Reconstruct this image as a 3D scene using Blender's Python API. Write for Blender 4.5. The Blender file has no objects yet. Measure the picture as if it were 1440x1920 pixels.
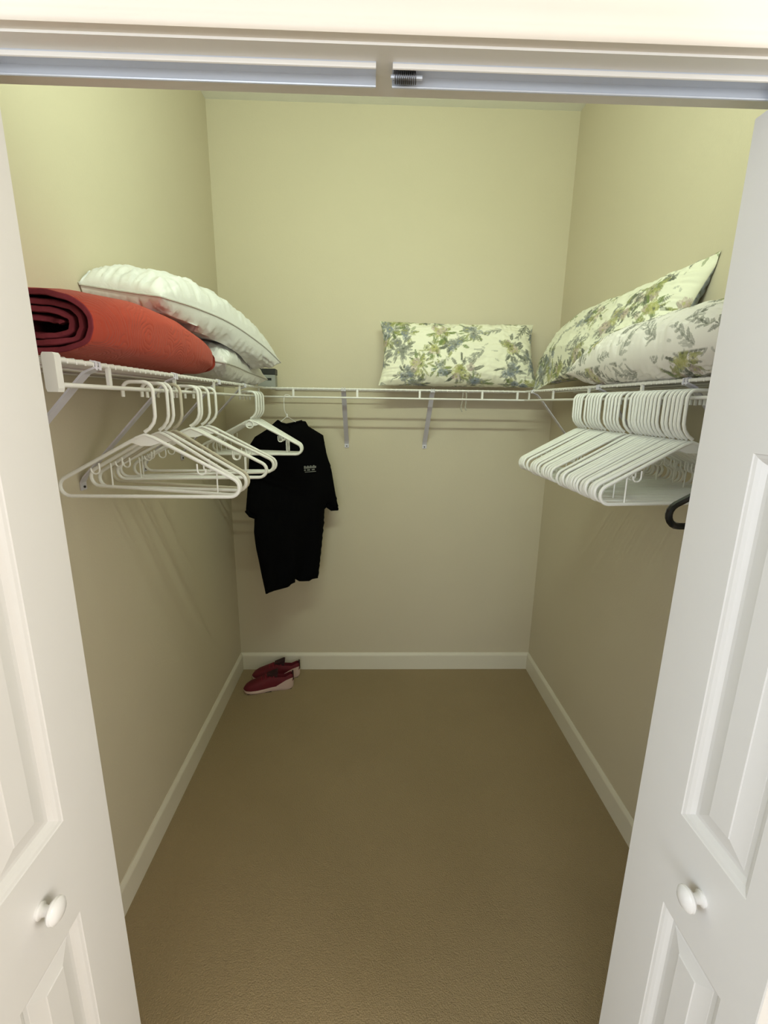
import bpy, bmesh, math, random
import numpy as np
from mathutils import Vector, Matrix, noise
from mathutils.geometry import delaunay_2d_cdt

# ------------------------------------------------------------------ scene, camera, light
S = bpy.context.scene
COL = S.collection
rnd = random.Random(7)

WL, WR, DB, CH = -0.808, 1.0125, 2.608, 3.05      # closet: left wall x, right wall x, back wall y, ceiling height
YF0, YF1 = 0.687, 0.785                            # front wall (room face, closet face)
OX0, OX1, OZ = -0.600, 0.632, 2.08                 # door opening
XL, XR, YB = -0.528, 0.7625, 2.328                 # front rails of the three wire shelves
ZT, ZR = 1.711, 1.670                              # shelf rail and hanging rail heights

cam_d = bpy.data.cameras.new('camera'); cam = bpy.data.objects.new('camera', cam_d); COL.objects.link(cam)
cam_d.sensor_fit = 'VERTICAL'; cam_d.sensor_height = 36.0; cam_d.lens = 857.294 / 1920 * 36.0
cam_d.clip_start = 0.02
r0, r1, r2 = (0.999568, -0.02582, 0.014074), (-0.007686, 0.232565, 0.97255), (0.028385, 0.972238, -0.232266)
cam.matrix_world = Matrix(((r0[0], r1[0], -r2[0], 0), (r0[1], r1[1], -r2[1], 0),
                           (r0[2], r1[2], -r2[2], 1.648113), (0, 0, 0, 1)))
S.camera = cam

world = bpy.data.worlds.new('world'); S.world = world; world.use_nodes = True
bg = world.node_tree.nodes['Background']; bg.inputs[0].default_value = (0.80, 0.90, 1.0, 1); bg.inputs[1].default_value = 1.0

def area(name, loc, rot, sx, sy, power, col):
    d = bpy.data.lights.new(name, 'AREA'); d.shape = 'RECTANGLE'; d.size = sx; d.size_y = sy
    d.energy = power; d.color = col
    o = bpy.data.objects.new(name, d); COL.objects.link(o); o.location = loc; o.rotation_euler = rot
    return o
# daylight from the back window; two unseen side lamps added to brighten the doors
area('window_daylight_back', (-1.0, -3.25, 1.55), (math.radians(90), 0, 0), 2.1, 1.45, 48, (0.88, 0.94, 1.0))
area('window_daylight_left', (-2.65, -0.85, 2.05), (0, math.radians(-90), 0), 1.35, 1.9, 52, (0.76, 0.87, 1.0))
area('window_daylight_right', (2.45, -0.85, 2.05), (0, math.radians(90), 0), 1.35, 1.9, 80, (1.0, 0.94, 0.87))
# fluorescent tube light of the closet, over the doorway (its housing is built below)
area('closet_tube_light', (0.05, 0.875, 2.50), (math.radians(97), 0, 0), 0.9, 0.05, 17.2, (0.85, 1.0, 0.79))

S.view_settings.view_transform = 'Standard'; S.view_settings.look = 'None'
S.view_settings.exposure = 0.0; S.view_settings.gamma = 1.0; S.view_settings.use_curve_mapping = False

# ------------------------------------------------------------------ materials
def srgb(r, g, b):
    f = lambda c: (c / 255 / 12.92) if c / 255 <= 0.04045 else ((c / 255 + 0.055) / 1.055) ** 2.4
    return (f(r), f(g), f(b), 1)

def mat(name, col, rough=0.6, metal=0.0, bump=0.0, bscale=200.0, var=0.0, vscale=8.0, detail=3.0, spec=0.5, sheen=0.0,
        transmission=0.0):
    m = bpy.data.materials.new(name); m.use_nodes = True
    nt = m.node_tree; N = nt.nodes; L = nt.links; b = N['Principled BSDF']
    b.inputs['Base Color'].default_value = col; b.inputs['Roughness'].default_value = rough
    b.inputs['Metallic'].default_value = metal; b.inputs['Specular IOR Level'].default_value = spec
    if sheen: b.inputs['Sheen Weight'].default_value = sheen
    if transmission: b.inputs['Transmission Weight'].default_value = transmission
    tc = N.new('ShaderNodeTexCoord')
    if var:
        n = N.new('ShaderNodeTexNoise'); n.inputs['Scale'].default_value = vscale; n.inputs['Detail'].default_value = 4
        L.new(tc.outputs['Object'], n.inputs['Vector'])
        r = N.new('ShaderNodeValToRGB'); r.color_ramp.elements[0].position = 0.3; r.color_ramp.elements[1].position = 0.7
        r.color_ramp.elements[0].color = tuple(c * (1 - var) for c in col[:3]) + (1,)
        r.color_ramp.elements[1].color = tuple(min(1, c * (1 + var)) for c in col[:3]) + (1,)
        L.new(n.outputs['Fac'], r.inputs['Fac']); L.new(r.outputs['Color'], b.inputs['Base Color'])
    if bump:
        n = N.new('ShaderNodeTexNoise'); n.inputs['Scale'].default_value = bscale; n.inputs['Detail'].default_value = detail
        L.new(tc.outputs['Object'], n.inputs['Vector'])
        bp = N.new('ShaderNodeBump'); bp.inputs['Strength'].default_value = bump; bp.inputs['Distance'].default_value = 0.004
        L.new(n.outputs['Fac'], bp.inputs['Height']); L.new(bp.outputs['Normal'], b.inputs['Normal'])
    return m

M_wall = mat('wall_paint', srgb(206, 196, 172), 0.75, bump=0.10, bscale=140, var=0.012, vscale=3)
M_room = mat('bedroom_wall_paint', srgb(224, 217, 206), 0.8, bump=0.08, bscale=140, var=0.01)
M_ceil = mat('ceiling_paint', srgb(228, 226, 219), 0.85, bump=0.15, bscale=90, var=0.01)
M_trim = mat('trim_gloss_paint', srgb(232, 230, 226), 0.38, bump=0.03, bscale=60, var=0.008)
M_casing = mat('casing_cream_paint', srgb(224, 216, 204), 0.42, bump=0.03, bscale=60, var=0.008)
M_base = mat('baseboard_paint', srgb(222, 216, 198), 0.42, bump=0.03, bscale=60, var=0.01)
M_door = mat('door_gloss_paint', srgb(225, 223, 220), 0.40, bump=0.04, bscale=90, var=0.006)
M_knob = mat('knob_porcelain', srgb(236, 234, 232), 0.18, bump=0.01, bscale=40)
M_track = mat('track_enamel', srgb(205, 212, 224), 0.30, metal=0.25, bump=0.02, bscale=80)
M_spring = mat('spring_steel', srgb(105, 105, 108), 0.35, metal=0.9, bump=0.02)
M_wire = mat('wire_vinyl', srgb(228, 226, 222), 0.35, bump=0.02, bscale=120)
M_brace = mat('brace_enamel', srgb(206, 203, 212), 0.42, bump=0.02, bscale=120)
M_plas = mat('hanger_plastic', srgb(236, 236, 230), 0.33, bump=0.02, bscale=120)
M_plasg = mat('hanger_plastic_aged', srgb(196, 190, 170), 0.38, bump=0.02, bscale=120)
M_blk = mat('black_plastic', srgb(14, 14, 15), 0.22, bump=0.02, bscale=60)
M_screw = mat('screw_steel', srgb(70, 66, 60), 0.4, metal=0.8, bump=0.02)
M_shirt = mat('black_knit', srgb(9, 9, 10), 0.95, bump=0.2, bscale=500, spec=0.05)
M_logo = mat('grey_embroidery', srgb(120, 121, 116), 0.85, bump=0.2, bscale=600)
M_box1 = mat('black_card', srgb(16, 16, 14), 0.5, bump=0.03)
M_box2 = mat('grey_card', srgb(150, 152, 148), 0.6, bump=0.03)
M_clear = mat('clear_plastic', srgb(215, 212, 200), 0.15, bump=0.02, transmission=0.55)
M_shoe = mat('crimson_mesh_fabric', srgb(96, 5, 25), 0.7, bump=0.35, bscale=420, var=0.10, vscale=30)
M_shoed = mat('dark_maroon_fabric', srgb(44, 8, 14), 0.8, bump=0.3, bscale=300)
M_sole = mat('white_foam_rubber', srgb(205, 180, 170), 0.6, bump=0.08, bscale=120)
M_lace = mat('red_lace', srgb(130, 20, 42), 0.8, bump=0.2, bscale=500)
M_tread = mat('dark_rubber', srgb(60, 56, 50), 0.8, bump=0.1, bscale=120)

def carpet_mat():
    m = mat('carpet', srgb(172, 146, 104), 0.95, spec=0.05, sheen=0.15)
    nt = m.node_tree; N = nt.nodes; L = nt.links; b = N['Principled BSDF']; tc = N.new('ShaderNodeTexCoord')
    v = N.new('ShaderNodeTexVoronoi'); v.inputs['Scale'].default_value = 250; v.inputs['Randomness'].default_value = 0.8
    L.new(tc.outputs['Object'], v.inputs['Vector'])
    n = N.new('ShaderNodeTexNoise'); n.inputs['Scale'].default_value = 2.2; n.inputs['Detail'].default_value = 5
    L.new(tc.outputs['Object'], n.inputs['Vector'])
    n2 = N.new('ShaderNodeTexNoise'); n2.inputs['Scale'].default_value = 260; n2.inputs['Detail'].default_value = 2
    L.new(tc.outputs['Object'], n2.inputs['Vector'])
    mx = N.new('ShaderNodeMix'); mx.data_type = 'RGBA'
    mx.inputs[6].default_value = srgb(144, 126, 94); mx.inputs[7].default_value = srgb(170, 150, 116)
    ad = N.new('ShaderNodeMath'); ad.operation = 'MULTIPLY_ADD'; ad.inputs[1].default_value = 0.45
    L.new(n2.outputs['Fac'], ad.inputs[0])
    sc = N.new('ShaderNodeMath'); sc.operation = 'MULTIPLY'; sc.inputs[1].default_value = 0.55
    L.new(n.outputs['Fac'], sc.inputs[0]); L.new(sc.outputs[0], ad.inputs[2])
    L.new(ad.outputs[0], mx.inputs[0]); L.new(mx.outputs[2], b.inputs['Base Color'])
    bp = N.new('ShaderNodeBump'); bp.inputs['Strength'].default_value = 0.45; bp.inputs['Distance'].default_value = 0.006
    L.new(v.outputs['Distance'], bp.inputs['Height']); bp.invert = True
    L.new(bp.outputs['Normal'], b.inputs['Normal'])
    return m
M_carpet = carpet_mat()

def quilt_mat():
    m = mat('coral_quilt_cotton', srgb(184, 74, 56), 0.85, sheen=0.1, spec=0.15)
    nt = m.node_tree; N = nt.nodes; L = nt.links; b = N['Principled BSDF']; tc = N.new('ShaderNodeTexCoord')
    mp = N.new('ShaderNodeMapping'); mp.inputs['Scale'].default_value = (4.2, 4.2, 4.2)
    L.new(tc.outputs['Object'], mp.inputs['Vector'])
    v = N.new('ShaderNodeTexVoronoi'); v.inputs['Scale'].default_value = 1.6; v.inputs['Randomness'].default_value = 0.9
    nz = N.new('ShaderNodeTexNoise'); nz.inputs['Scale'].default_value = 2.0
    L.new(mp.outputs['Vector'], nz.inputs['Vector'])
    va = N.new('ShaderNodeVectorMath'); va.operation = 'MULTIPLY_ADD'; va.inputs[1].default_value = (0.35, 0.35, 0.35)
    L.new(nz.outputs['Color'], va.inputs[0]); L.new(mp.outputs['Vector'], va.inputs[2]); L.new(va.outputs[0], v.inputs['Vector'])
    sn = N.new('ShaderNodeMath'); sn.operation = 'MULTIPLY'; sn.inputs[1].default_value = 48
    L.new(v.outputs['Distance'], sn.inputs[0])
    si = N.new('ShaderNodeMath'); si.operation = 'SINE'; L.new(sn.outputs[0], si.inputs[0])
    ab = N.new('ShaderNodeMath'); ab.operation = 'ABSOLUTE'; L.new(si.outputs[0], ab.inputs[0])
    pw = N.new('ShaderNodeMath'); pw.operation = 'POWER'; pw.inputs[1].default_value = 0.35; L.new(ab.outputs[0], pw.inputs[0])
    bp = N.new('ShaderNodeBump'); bp.inputs['Strength'].default_value = 0.45; bp.inputs['Distance'].default_value = 0.004
    L.new(pw.outputs[0], bp.inputs['Height'])
    n2 = N.new('ShaderNodeTexNoise'); n2.inputs['Scale'].default_value = 300; L.new(tc.outputs['Object'], n2.inputs['Vector'])
    b2 = N.new('ShaderNodeBump'); b2.inputs['Strength'].default_value = 0.2; b2.inputs['Distance'].default_value = 0.002
    L.new(n2.outputs['Fac'], b2.inputs['Height']); L.new(bp.outputs['Normal'], b2.inputs['Normal'])
    L.new(b2.outputs['Normal'], b.inputs['Normal'])
    return m
M_quilt = quilt_mat()
M_quiltin = mat('maroon_quilt_backing', srgb(126, 54, 62), 0.9, bump=0.3, bscale=160, var=0.10, vscale=25, spec=0.1)  # darker maroon stands for the shade inside the rolled folds

def satin_mat(name, col, rough):
    m = mat(name, col, rough, sheen=0.2)
    nt = m.node_tree; N = nt.nodes; L = nt.links; b = N['Principled BSDF']; tc = N.new('ShaderNodeTexCoord')
    n = N.new('ShaderNodeTexNoise'); n.inputs['Scale'].default_value = 26; n.inputs['Detail'].default_value = 5
    n.inputs['Distortion'].default_value = 0.6
    L.new(tc.outputs['Object'], n.inputs['Vector'])
    bp = N.new('ShaderNodeBump'); bp.inputs['Strength'].default_value = 0.35; bp.inputs['Distance'].default_value = 0.008
    L.new(n.outputs['Fac'], bp.inputs['Height']); L.new(bp.outputs['Normal'], b.inputs['Normal'])
    return m
M_satin = satin_mat('white_satin_cotton', srgb(226, 226, 224), 0.45)
M_piping = mat('white_piping_cord', srgb(200, 198, 192), 0.6, bump=0.1)

def print_mat():
    m = mat('floral_print_cotton', srgb(225, 222, 200), 0.85, sheen=0.1, bump=0.15, bscale=420)
    nt = m.node_tree; a = nt.nodes.new('ShaderNodeAttribute'); a.attribute_name = 'print'
    nt.links.new(a.outputs['Color'], nt.nodes['Principled BSDF'].inputs['Base Color'])
    return m
M_print = print_mat()

# ------------------------------------------------------------------ mesh helpers
class MB:
    def __init__(self): self.v = []; self.f = []
    def add(self, vs, fs):
        o = len(self.v); self.v += [tuple(x) for x in vs]; self.f += [tuple(i + o for i in f) for f in fs]; return self
    def box(self, x0, x1, y0, y1, z0, z1, bev=0.0):
        if bev <= 0:
            return self.add([(x0,y0,z0),(x1,y0,z0),(x1,y1,z0),(x0,y1,z0),(x0,y0,z1),(x1,y0,z1),(x1,y1,z1),(x0,y1,z1)],
                            [(0,3,2,1),(4,5,6,7),(0,1,5,4),(1,2,6,5),(2,3,7,6),(3,0,4,7)])
        bm = bmesh.new(); bmesh.ops.create_cube(bm, size=1)
        bmesh.ops.scale(bm, vec=(x1-x0, y1-y0, z1-z0), verts=bm.verts)
        bmesh.ops.translate(bm, vec=((x0+x1)/2, (y0+y1)/2, (z0+z1)/2), verts=bm.verts)
        bmesh.ops.bevel(bm, geom=list(bm.edges), offset=bev, segments=2, affect='EDGES', profile=0.6)
        bm.verts.index_update()
        self.add([v.co[:] for v in bm.verts], [[v.index for v in f.verts] for f in bm.faces]); bm.free(); return self
    def tube(self, pts, r, n=8, closed=False, caps=True, r2=None, flat=None):
        P = [Vector(p) for p in pts]; m = len(P)
        T = []
        for i in range(m):
            a = P[(i-1) % m] if (closed or i > 0) else P[i]; b = P[(i+1) % m] if (closed or i < m-1) else P[i]
            t = (b - a); T.append(t.normalized() if t.length > 1e-9 else Vector((0,0,1)))
        up = Vector((0,0,1)) if abs(T[0].z) < 0.9 else Vector((0,1,0))
        nrm = (up - T[0]*up.dot(T[0])).normalized()
        vs = []; fs = []
        for i in range(m):
            nrm = (nrm - T[i]*nrm.dot(T[i])).normalized(); bn = T[i].cross(nrm)
            rr = r if not callable(r) else r(i/(m-1))
            for k in range(n):
                a = 2*math.pi*k/n
                vs.append(P[i] + nrm*(math.cos(a)*rr) + bn*(math.sin(a)*(rr if r2 is None else r2)))
        for i in range(m if closed else m-1):
            j = (i+1) % m
            for k in range(n):
                l = (k+1) % n; fs.append((i*n+k, i*n+l, j*n+l, j*n+k))
        if caps and not closed:
            fs.append(tuple(range(n-1, -1, -1))); fs.append(tuple((m-1)*n+k for k in range(n)))
        return self.add(vs, fs)
    def lathe(self, prof, n=24, axis='z', origin=(0,0,0)):
        vs = []; fs = []
        for (r, h) in prof:
            for k in range(n):
                a = 2*math.pi*k/n; p = (r*math.cos(a), r*math.sin(a), h)
                if axis == 'x': p = (p[2], p[0], p[1])
                elif axis == '-x': p = (-p[2], p[1], p[0])
                elif axis == 'y': p = (p[1], p[2], p[0])
                vs.append((p[0]+origin[0], p[1]+origin[1], p[2]+origin[2]))
        m = len(prof)
        for i in range(m-1):
            for k in range(n): l = (k+1) % n; fs.append((i*n+k, i*n+l, (i+1)*n+l, (i+1)*n+k))
        fs.append(tuple(range(n-1, -1, -1))); fs.append(tuple((m-1)*n+k for k in range(n)))
        return self.add(vs, fs)
    def prism(self, prof, p0, p1, ax):
        # profile of (a, b) pairs swept straight; ax(a, b, t) gives the point, t = p0 or p1
        n = len(prof); vs = [ax(a, b, p0) for a, b in prof] + [ax(a, b, p1) for a, b in prof]
        fs = [(i, (i+1) % n, n+(i+1) % n, n+i) for i in range(n)] + [tuple(range(n-1, -1, -1)), tuple(range(n, 2*n))]
        return self.add(vs, fs)
    def mesh(self, name, m, smooth=False):
        me = bpy.data.meshes.new(name); me.from_pydata([tuple(v) for v in self.v], [], self.f); me.materials.append(m)
        bm = bmesh.new(); bm.from_mesh(me); bmesh.ops.recalc_face_normals(bm, faces=bm.faces); bm.to_mesh(me); bm.free()
        if smooth: sm(me)
        me.update(); return me
    def build(self, name, m, parent=None, smooth=False):
        return obj(name, self.mesh(name, m, smooth), parent)

def sm(me, ang=40):
    me.polygons.foreach_set('use_smooth', [True]*len(me.polygons))
    me.set_sharp_from_angle(angle=math.radians(ang))

def obj(name, me, parent=None):
    o = bpy.data.objects.new(name, me); COL.objects.link(o)
    if parent is not None: o.parent = parent
    return o
def tag(o, label=None, cat=None, group=None, kind=None):
    for k, v in (('label', label), ('category', cat), ('group', group), ('kind', kind)):
        if v: o[k] = v
    return o
def thing(name, label, cat, loc=(0,0,0), rz=0.0, group=None):
    o = bpy.data.objects.new(name, None); COL.objects.link(o); o.empty_display_size = 0.05
    o.location = loc; o.rotation_euler = (0, 0, rz); return tag(o, label, cat, group)
def copy_tree(o, parent=None):
    c = o.copy(); COL.objects.link(c); c.parent = parent
    for ch in list(o.children):
        if ch is not c: copy_tree(ch, c)
    return c
def struct(o, label=None): return tag(o, label, kind='structure')
def arc(cx, cz, r, a0, a1, n=6):
    return [(cx + r*math.cos(math.radians(a0+(a1-a0)*i/n)), cz + r*math.sin(math.radians(a0+(a1-a0)*i/n))) for i in range(n+1)]
def smooth_path(pts, k=6):
    # Catmull-Rom through the points
    P = [np.array(p, float) for p in pts]; P = [2*P[0]-P[1]] + P + [2*P[-1]-P[-2]]; out = []
    for i in range(1, len(P)-2):
        for j in range(k):
            t = j/k; a, b, c, d = P[i-1], P[i], P[i+1], P[i+2]
            out.append(tuple(0.5*((2*b)+(c-a)*t+(2*a-5*b+4*c-d)*t*t+(3*b-a-3*c+d)*t**3)))
    out.append(tuple(P[-2])); return out

# ------------------------------------------------------------------ the setting
RX0, RX1, RY0 = -2.6, 2.4, -3.2                     # bedroom the camera stands in
struct(MB().box(RX0-.1, RX1+.1, RY0-.1, DB+.1, -0.1, 0).build('floor', M_carpet), 'tan carpet floor of the closet')
struct(MB().box(RX0-.1, RX1+.1, RY0-.1, DB+.1, CH, CH+.1).build('ceiling', M_ceil), 'pale closet ceiling')
struct(MB().box(WL-.1, WR+.1, DB, DB+.1, 0, CH).build('wall_back', M_wall), 'cream back wall of the closet')
struct(MB().box(WL-.1, WL, YF1, DB, 0, CH).build('wall_left', M_wall), 'cream left wall of the closet')
struct(MB().box(WR, WR+.1, YF1, DB, 0, CH).build('wall_right', M_wall), 'cream right wall of the closet')
JT = 0.018                                          # jamb board thickness
wf = MB().box(RX0-.1, OX0-JT, YF0, YF1, 0, CH).box(OX1+JT, RX1+.1, YF0, YF1, 0, CH).box(OX0-JT, OX1+JT, YF0, YF1, OZ+JT, CH)
struct(wf.build('wall_front', M_room), 'cream wall above the closet doorway')
for nm, xa, xb in (('wall_bedroom_left', RX0-.1, RX0), ('wall_bedroom_right', RX1, RX1+.1)):  # side openings added for the lamps that light the doors
    q = MB().box(xa, xb, RY0, -1.85, 0, CH).box(xa, xb, .15, YF0, 0, CH).box(xa, xb, -1.85, .15, 0, 1.35).box(xa, xb, -1.85, .15, 2.75, CH)
    struct(q.build(nm, M_room), 'cream bedroom wall with a window')
wb = MB().box(RX0-.1, -2.1, RY0-.1, RY0, 0, CH).box(.1, RX1+.1, RY0-.1, RY0, 0, CH)
wb.box(-2.1, .1, RY0-.1, RY0, 0, .8).box(-2.1, .1, RY0-.1, RY0, 2.3, CH)
struct(wb.build('wall_bedroom_back', M_room), 'cream bedroom wall with a window')
w = MB()
for x in (-2.1, -1.03, .05): w.box(x, x+.05, RY0-.08, RY0-.02, .8, 2.3)
w.box(-2.1, .1, RY0-.08, RY0-.02, .8, .85).box(-2.1, .1, RY0-.08, RY0-.02, 2.25, 2.3)
struct(w.build('window_1', M_trim), 'white bedroom window frame')
for k, xa in ((2, RX0-.035), (3, RX1+.005)):  # unseen side windows, added high up to light the door faces
    w = MB()
    for y in (-1.85, -.875, .10): w.box(xa, xa+.03, y, y+.05, 1.35, 2.75)
    w.box(xa, xa+.03, -1.85, .15, 1.35, 1.40).box(xa, xa+.03, -1.85, .15, 2.70, 2.75)
    struct(w.build('window_%d' % k, M_trim), 'white bedroom window frame')
# jambs
struct(MB().box(OX0-JT, OX1+JT, YF0, YF1, OZ, OZ+JT).build('trim_1', M_trim), 'white head jamb over the closet doorway')
struct(MB().box(OX0-JT, OX0, YF0, YF1, 0, OZ).build('trim_2', M_trim), 'white left jamb of the closet doorway')
struct(MB().box(OX1, OX1+JT, YF0, YF1, 0, OZ).build('trim_3', M_trim), 'white right jamb of the closet doorway')
# casings: moulded profile (distance from the opening, thickness)
cas = [(0.003,0),(0.003,.0135),(.006,.0160),(.011,.0168),(.016,.0160),(.019,.0135),(.0225,.0135),(.030,.0135),(.034,.0150),
       (.042,.0175),(.050,.0190),(.058,.0190),(.062,.016),(.062,0)]
CW = .062
struct(MB().prism(cas, OX0-CW, OX1+CW, lambda a,b,t: (t, YF0-b, OZ+a)).build('trim_4', M_casing, smooth=True), 'white moulded head casing')
struct(MB().prism(cas, 0, OZ, lambda a,b,t: (OX0-a, YF0-b, t)).build('trim_5', M_casing, smooth=True), 'white left casing')
struct(MB().prism(cas, 0, OZ, lambda a,b,t: (OX1+a, YF0-b, t)).build('trim_6', M_casing, smooth=True), 'white right casing')
# baseboards
bpf = [(0,0),(.0125,0),(.0125,.092),(.011,.098),(.0055,.108),(.003,.112),(0,.112)]
struct(MB().prism(bpf, YF1, DB, lambda a,b,t: (WL+a, t, b)).build('baseboard_left', M_base), 'white baseboard along the left wall')
struct(MB().prism(bpf, WL, WR, lambda a,b,t: (t, DB-a, b)).build('baseboard_back', M_base), 'white baseboard along the back wall')
struct(MB().prism(bpf, YF1, DB, lambda a,b,t: (WR-a, t, b)).build('baseboard_right', M_base), 'white baseboard along the right wall')

# fluorescent fixture inside the closet, on the wall over the doorway
fx = thing('wall_light', 'white tube light fixture on the wall over the closet doorway', 'light', (0.05, YF1, 2.50))
MB().box(-.5, .5, 0, .055, -.045, .06, .006).build('housing', M_trim, fx)
for sx in (-.48, .455): MB().box(sx, sx+.025, .055, .088, -.02, .02, .003).build('lamp_holder', M_plas, fx)

# ------------------------------------------------------------------ bifold track over the doorway
def track(name, label, x0, x1):
    o = thing(name, label, 'track', (0, 0, 0))
    y0, y1, zt = .715, .743, OZ
    MB().box(x0, x1, y0, y1, zt-.0015, zt).build('web', M_track, o)
    MB().box(x0, x1, y0, y0+.003, zt-.005, zt-.0015).tube([(x0, y0+.0022, zt-.0048), (x1, y0+.0022, zt-.0048)], .0022, 8).build('front_flange', M_trim, o, True)
    MB().box(x0, x1, y1-.0025, y1, zt-.0125, zt-.0015).tube([(x0, y1-.0018, zt-.0125), (x1, y1-.0018, zt-.0125)], .0018, 8).build('rear_flange', M_track, o, True)
    return o
TL0, TR0 = .0020, .0240
track('bifold_track', 'left length of white metal bifold track under the head jamb', OX0+.003, TL0)
tr = track('bifold_track', 'right length of white metal bifold track with a snubber spring', TR0, OX1-.003)
hel = []
for i in range(11*12+1):
    a = 2*math.pi*i/12; hel.append((TR0+.002+.030*i/(11*12), .7290+.0065*math.cos(a), OZ-.0085+.0065*math.sin(a)))
MB().tube(hel, .0008, 5).build('snubber_spring', M_spring, tr, True)
MB().tube([(TR0-.002, .7290, OZ-.0085), (TR0+.040, .7290, OZ-.0085)], .0028, 8).build('spring_rod', M_track, tr, True)

# ------------------------------------------------------------------ bifold doors
LW, LT, LZ0, LZ1 = .310, .032, .012, 2.048
PANELS = [(.215, .765), (.961, 1.586), (1.700, 1.945)]
PU0, PU1 = .055, .197                                   # panel extent across the leaf, from the hinge edge
def leaf(parent, face_x, sgn, y0):
    # the moulded face looks towards sgn*x; hinge edge at y0, leading edge at y0+LW
    P = lambda u, z, d: (face_x - sgn*d, y0+u, z)       # d = depth below the face
    mb = MB(); zs = [LZ0] + [z for p in PANELS for z in p] + [LZ1]
    def quad(u0, u1, z0, z1, d=0): mb.add([P(u0,z0,d), P(u1,z0,d), P(u1,z1,d), P(u0,z1,d)], [(0,1,2,3)])
    for d in (0, LT):
        e = .0015
        quad(e, PU0, LZ0, LZ1, d); quad(PU1, LW-e, LZ0, LZ1, d)
        for i in range(0, len(zs), 2): quad(PU0, PU1, zs[i], zs[i+1], d)
    for (z0, z1) in PANELS: quad(PU0, PU1, z0, z1, LT)
    e = .0015
    for (ua, ub, da, db) in ((e,0,0,e),(0,0,e,LT-e),(0,e,LT-e,LT),(LW-e,LW,0,e),(LW,LW,e,LT-e),(LW,LW-e,LT-e,LT)):
        mb.add([P(ua,LZ0,da), P(ub,LZ0,db), P(ub,LZ1,db), P(ua,LZ1,da)], [(0,1,2,3)])
    for z in (LZ0, LZ1): mb.add([P(0,z,e), P(e,z,0), P(LW-e,z,0), P(LW,z,e), P(LW,z,LT-e), P(0,z,LT-e)], [(0,1,2,3,4,5)])
    lf = mb.build('leaf', M_door, parent)
    steps = [(0,0),(.0015,.0016),(.006,.0030),(.011,.0062),(.0150,.0105),(.0165,.0120),(.0235,.0120),(.0245,.0112),(.0500,.0050),(.0512,.0034)]
    for (z0, z1) in PANELS:
        pb = MB(); vs = []; fs = []
        for (i, d) in steps:
            vs += [P(PU0+i, z0+i, d), P(PU1-i, z0+i, d), P(PU1-i, z1-i, d), P(PU0+i, z1-i, d)]
        for s in range(len(steps)-1):
            for k in range(4): l = (k+1) % 4; fs.append((s*4+k, s*4+l, s*4+4+l, s*4+4+k))
        q = (len(steps)-1)*4; fs.append((q, q+1, q+2, q+3))
        pb.add(vs, fs).build('raised_panel', M_door, lf)
    return lf
def bifold(name, label, x, sgn, y0, kz, ky):
    d = thing(name, None, None); struct(d, label)
    leaf(d, x, sgn, y0)
    leaf(d, x - sgn*(2*LT+.006), -sgn, y0)
    kb = MB().lathe([(.0125,0),(.0125,.003),(.0085,.006),(.0075,.012),(.0095,.0165),(.0165,.0195),(.0195,.0235),(.0190,.028),(.0140,.0325),(.006,.0345),(.001,.0348)],
                    28, 'x' if sgn > 0 else '-x', (x, ky, kz))
    kb.build('knob', M_knob, d, True)
    for hz in (.25, 1.0, 1.8):
        MB().tube([(x-sgn*(LT+.003), y0-.004, hz), (x-sgn*(LT+.003), y0-.004, hz+.07)], .004, 10).build('hinge', M_trim, d, True)
    MB().tube([(x-sgn*LT/2, y0+LW-.02, LZ1-.002), (x-sgn*LT/2, y0+LW-.02, OZ-.004)], .004, 10).build('guide_pin', M_trim, d, True)
    return d
bifold('door_1', 'left folded white panelled bifold door with round knob', -.510, 1, .440, .873, .560)
bifold('door_2', 'right folded white panelled bifold door with round knob', .542, -1, .440, .872, .563)

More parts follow.
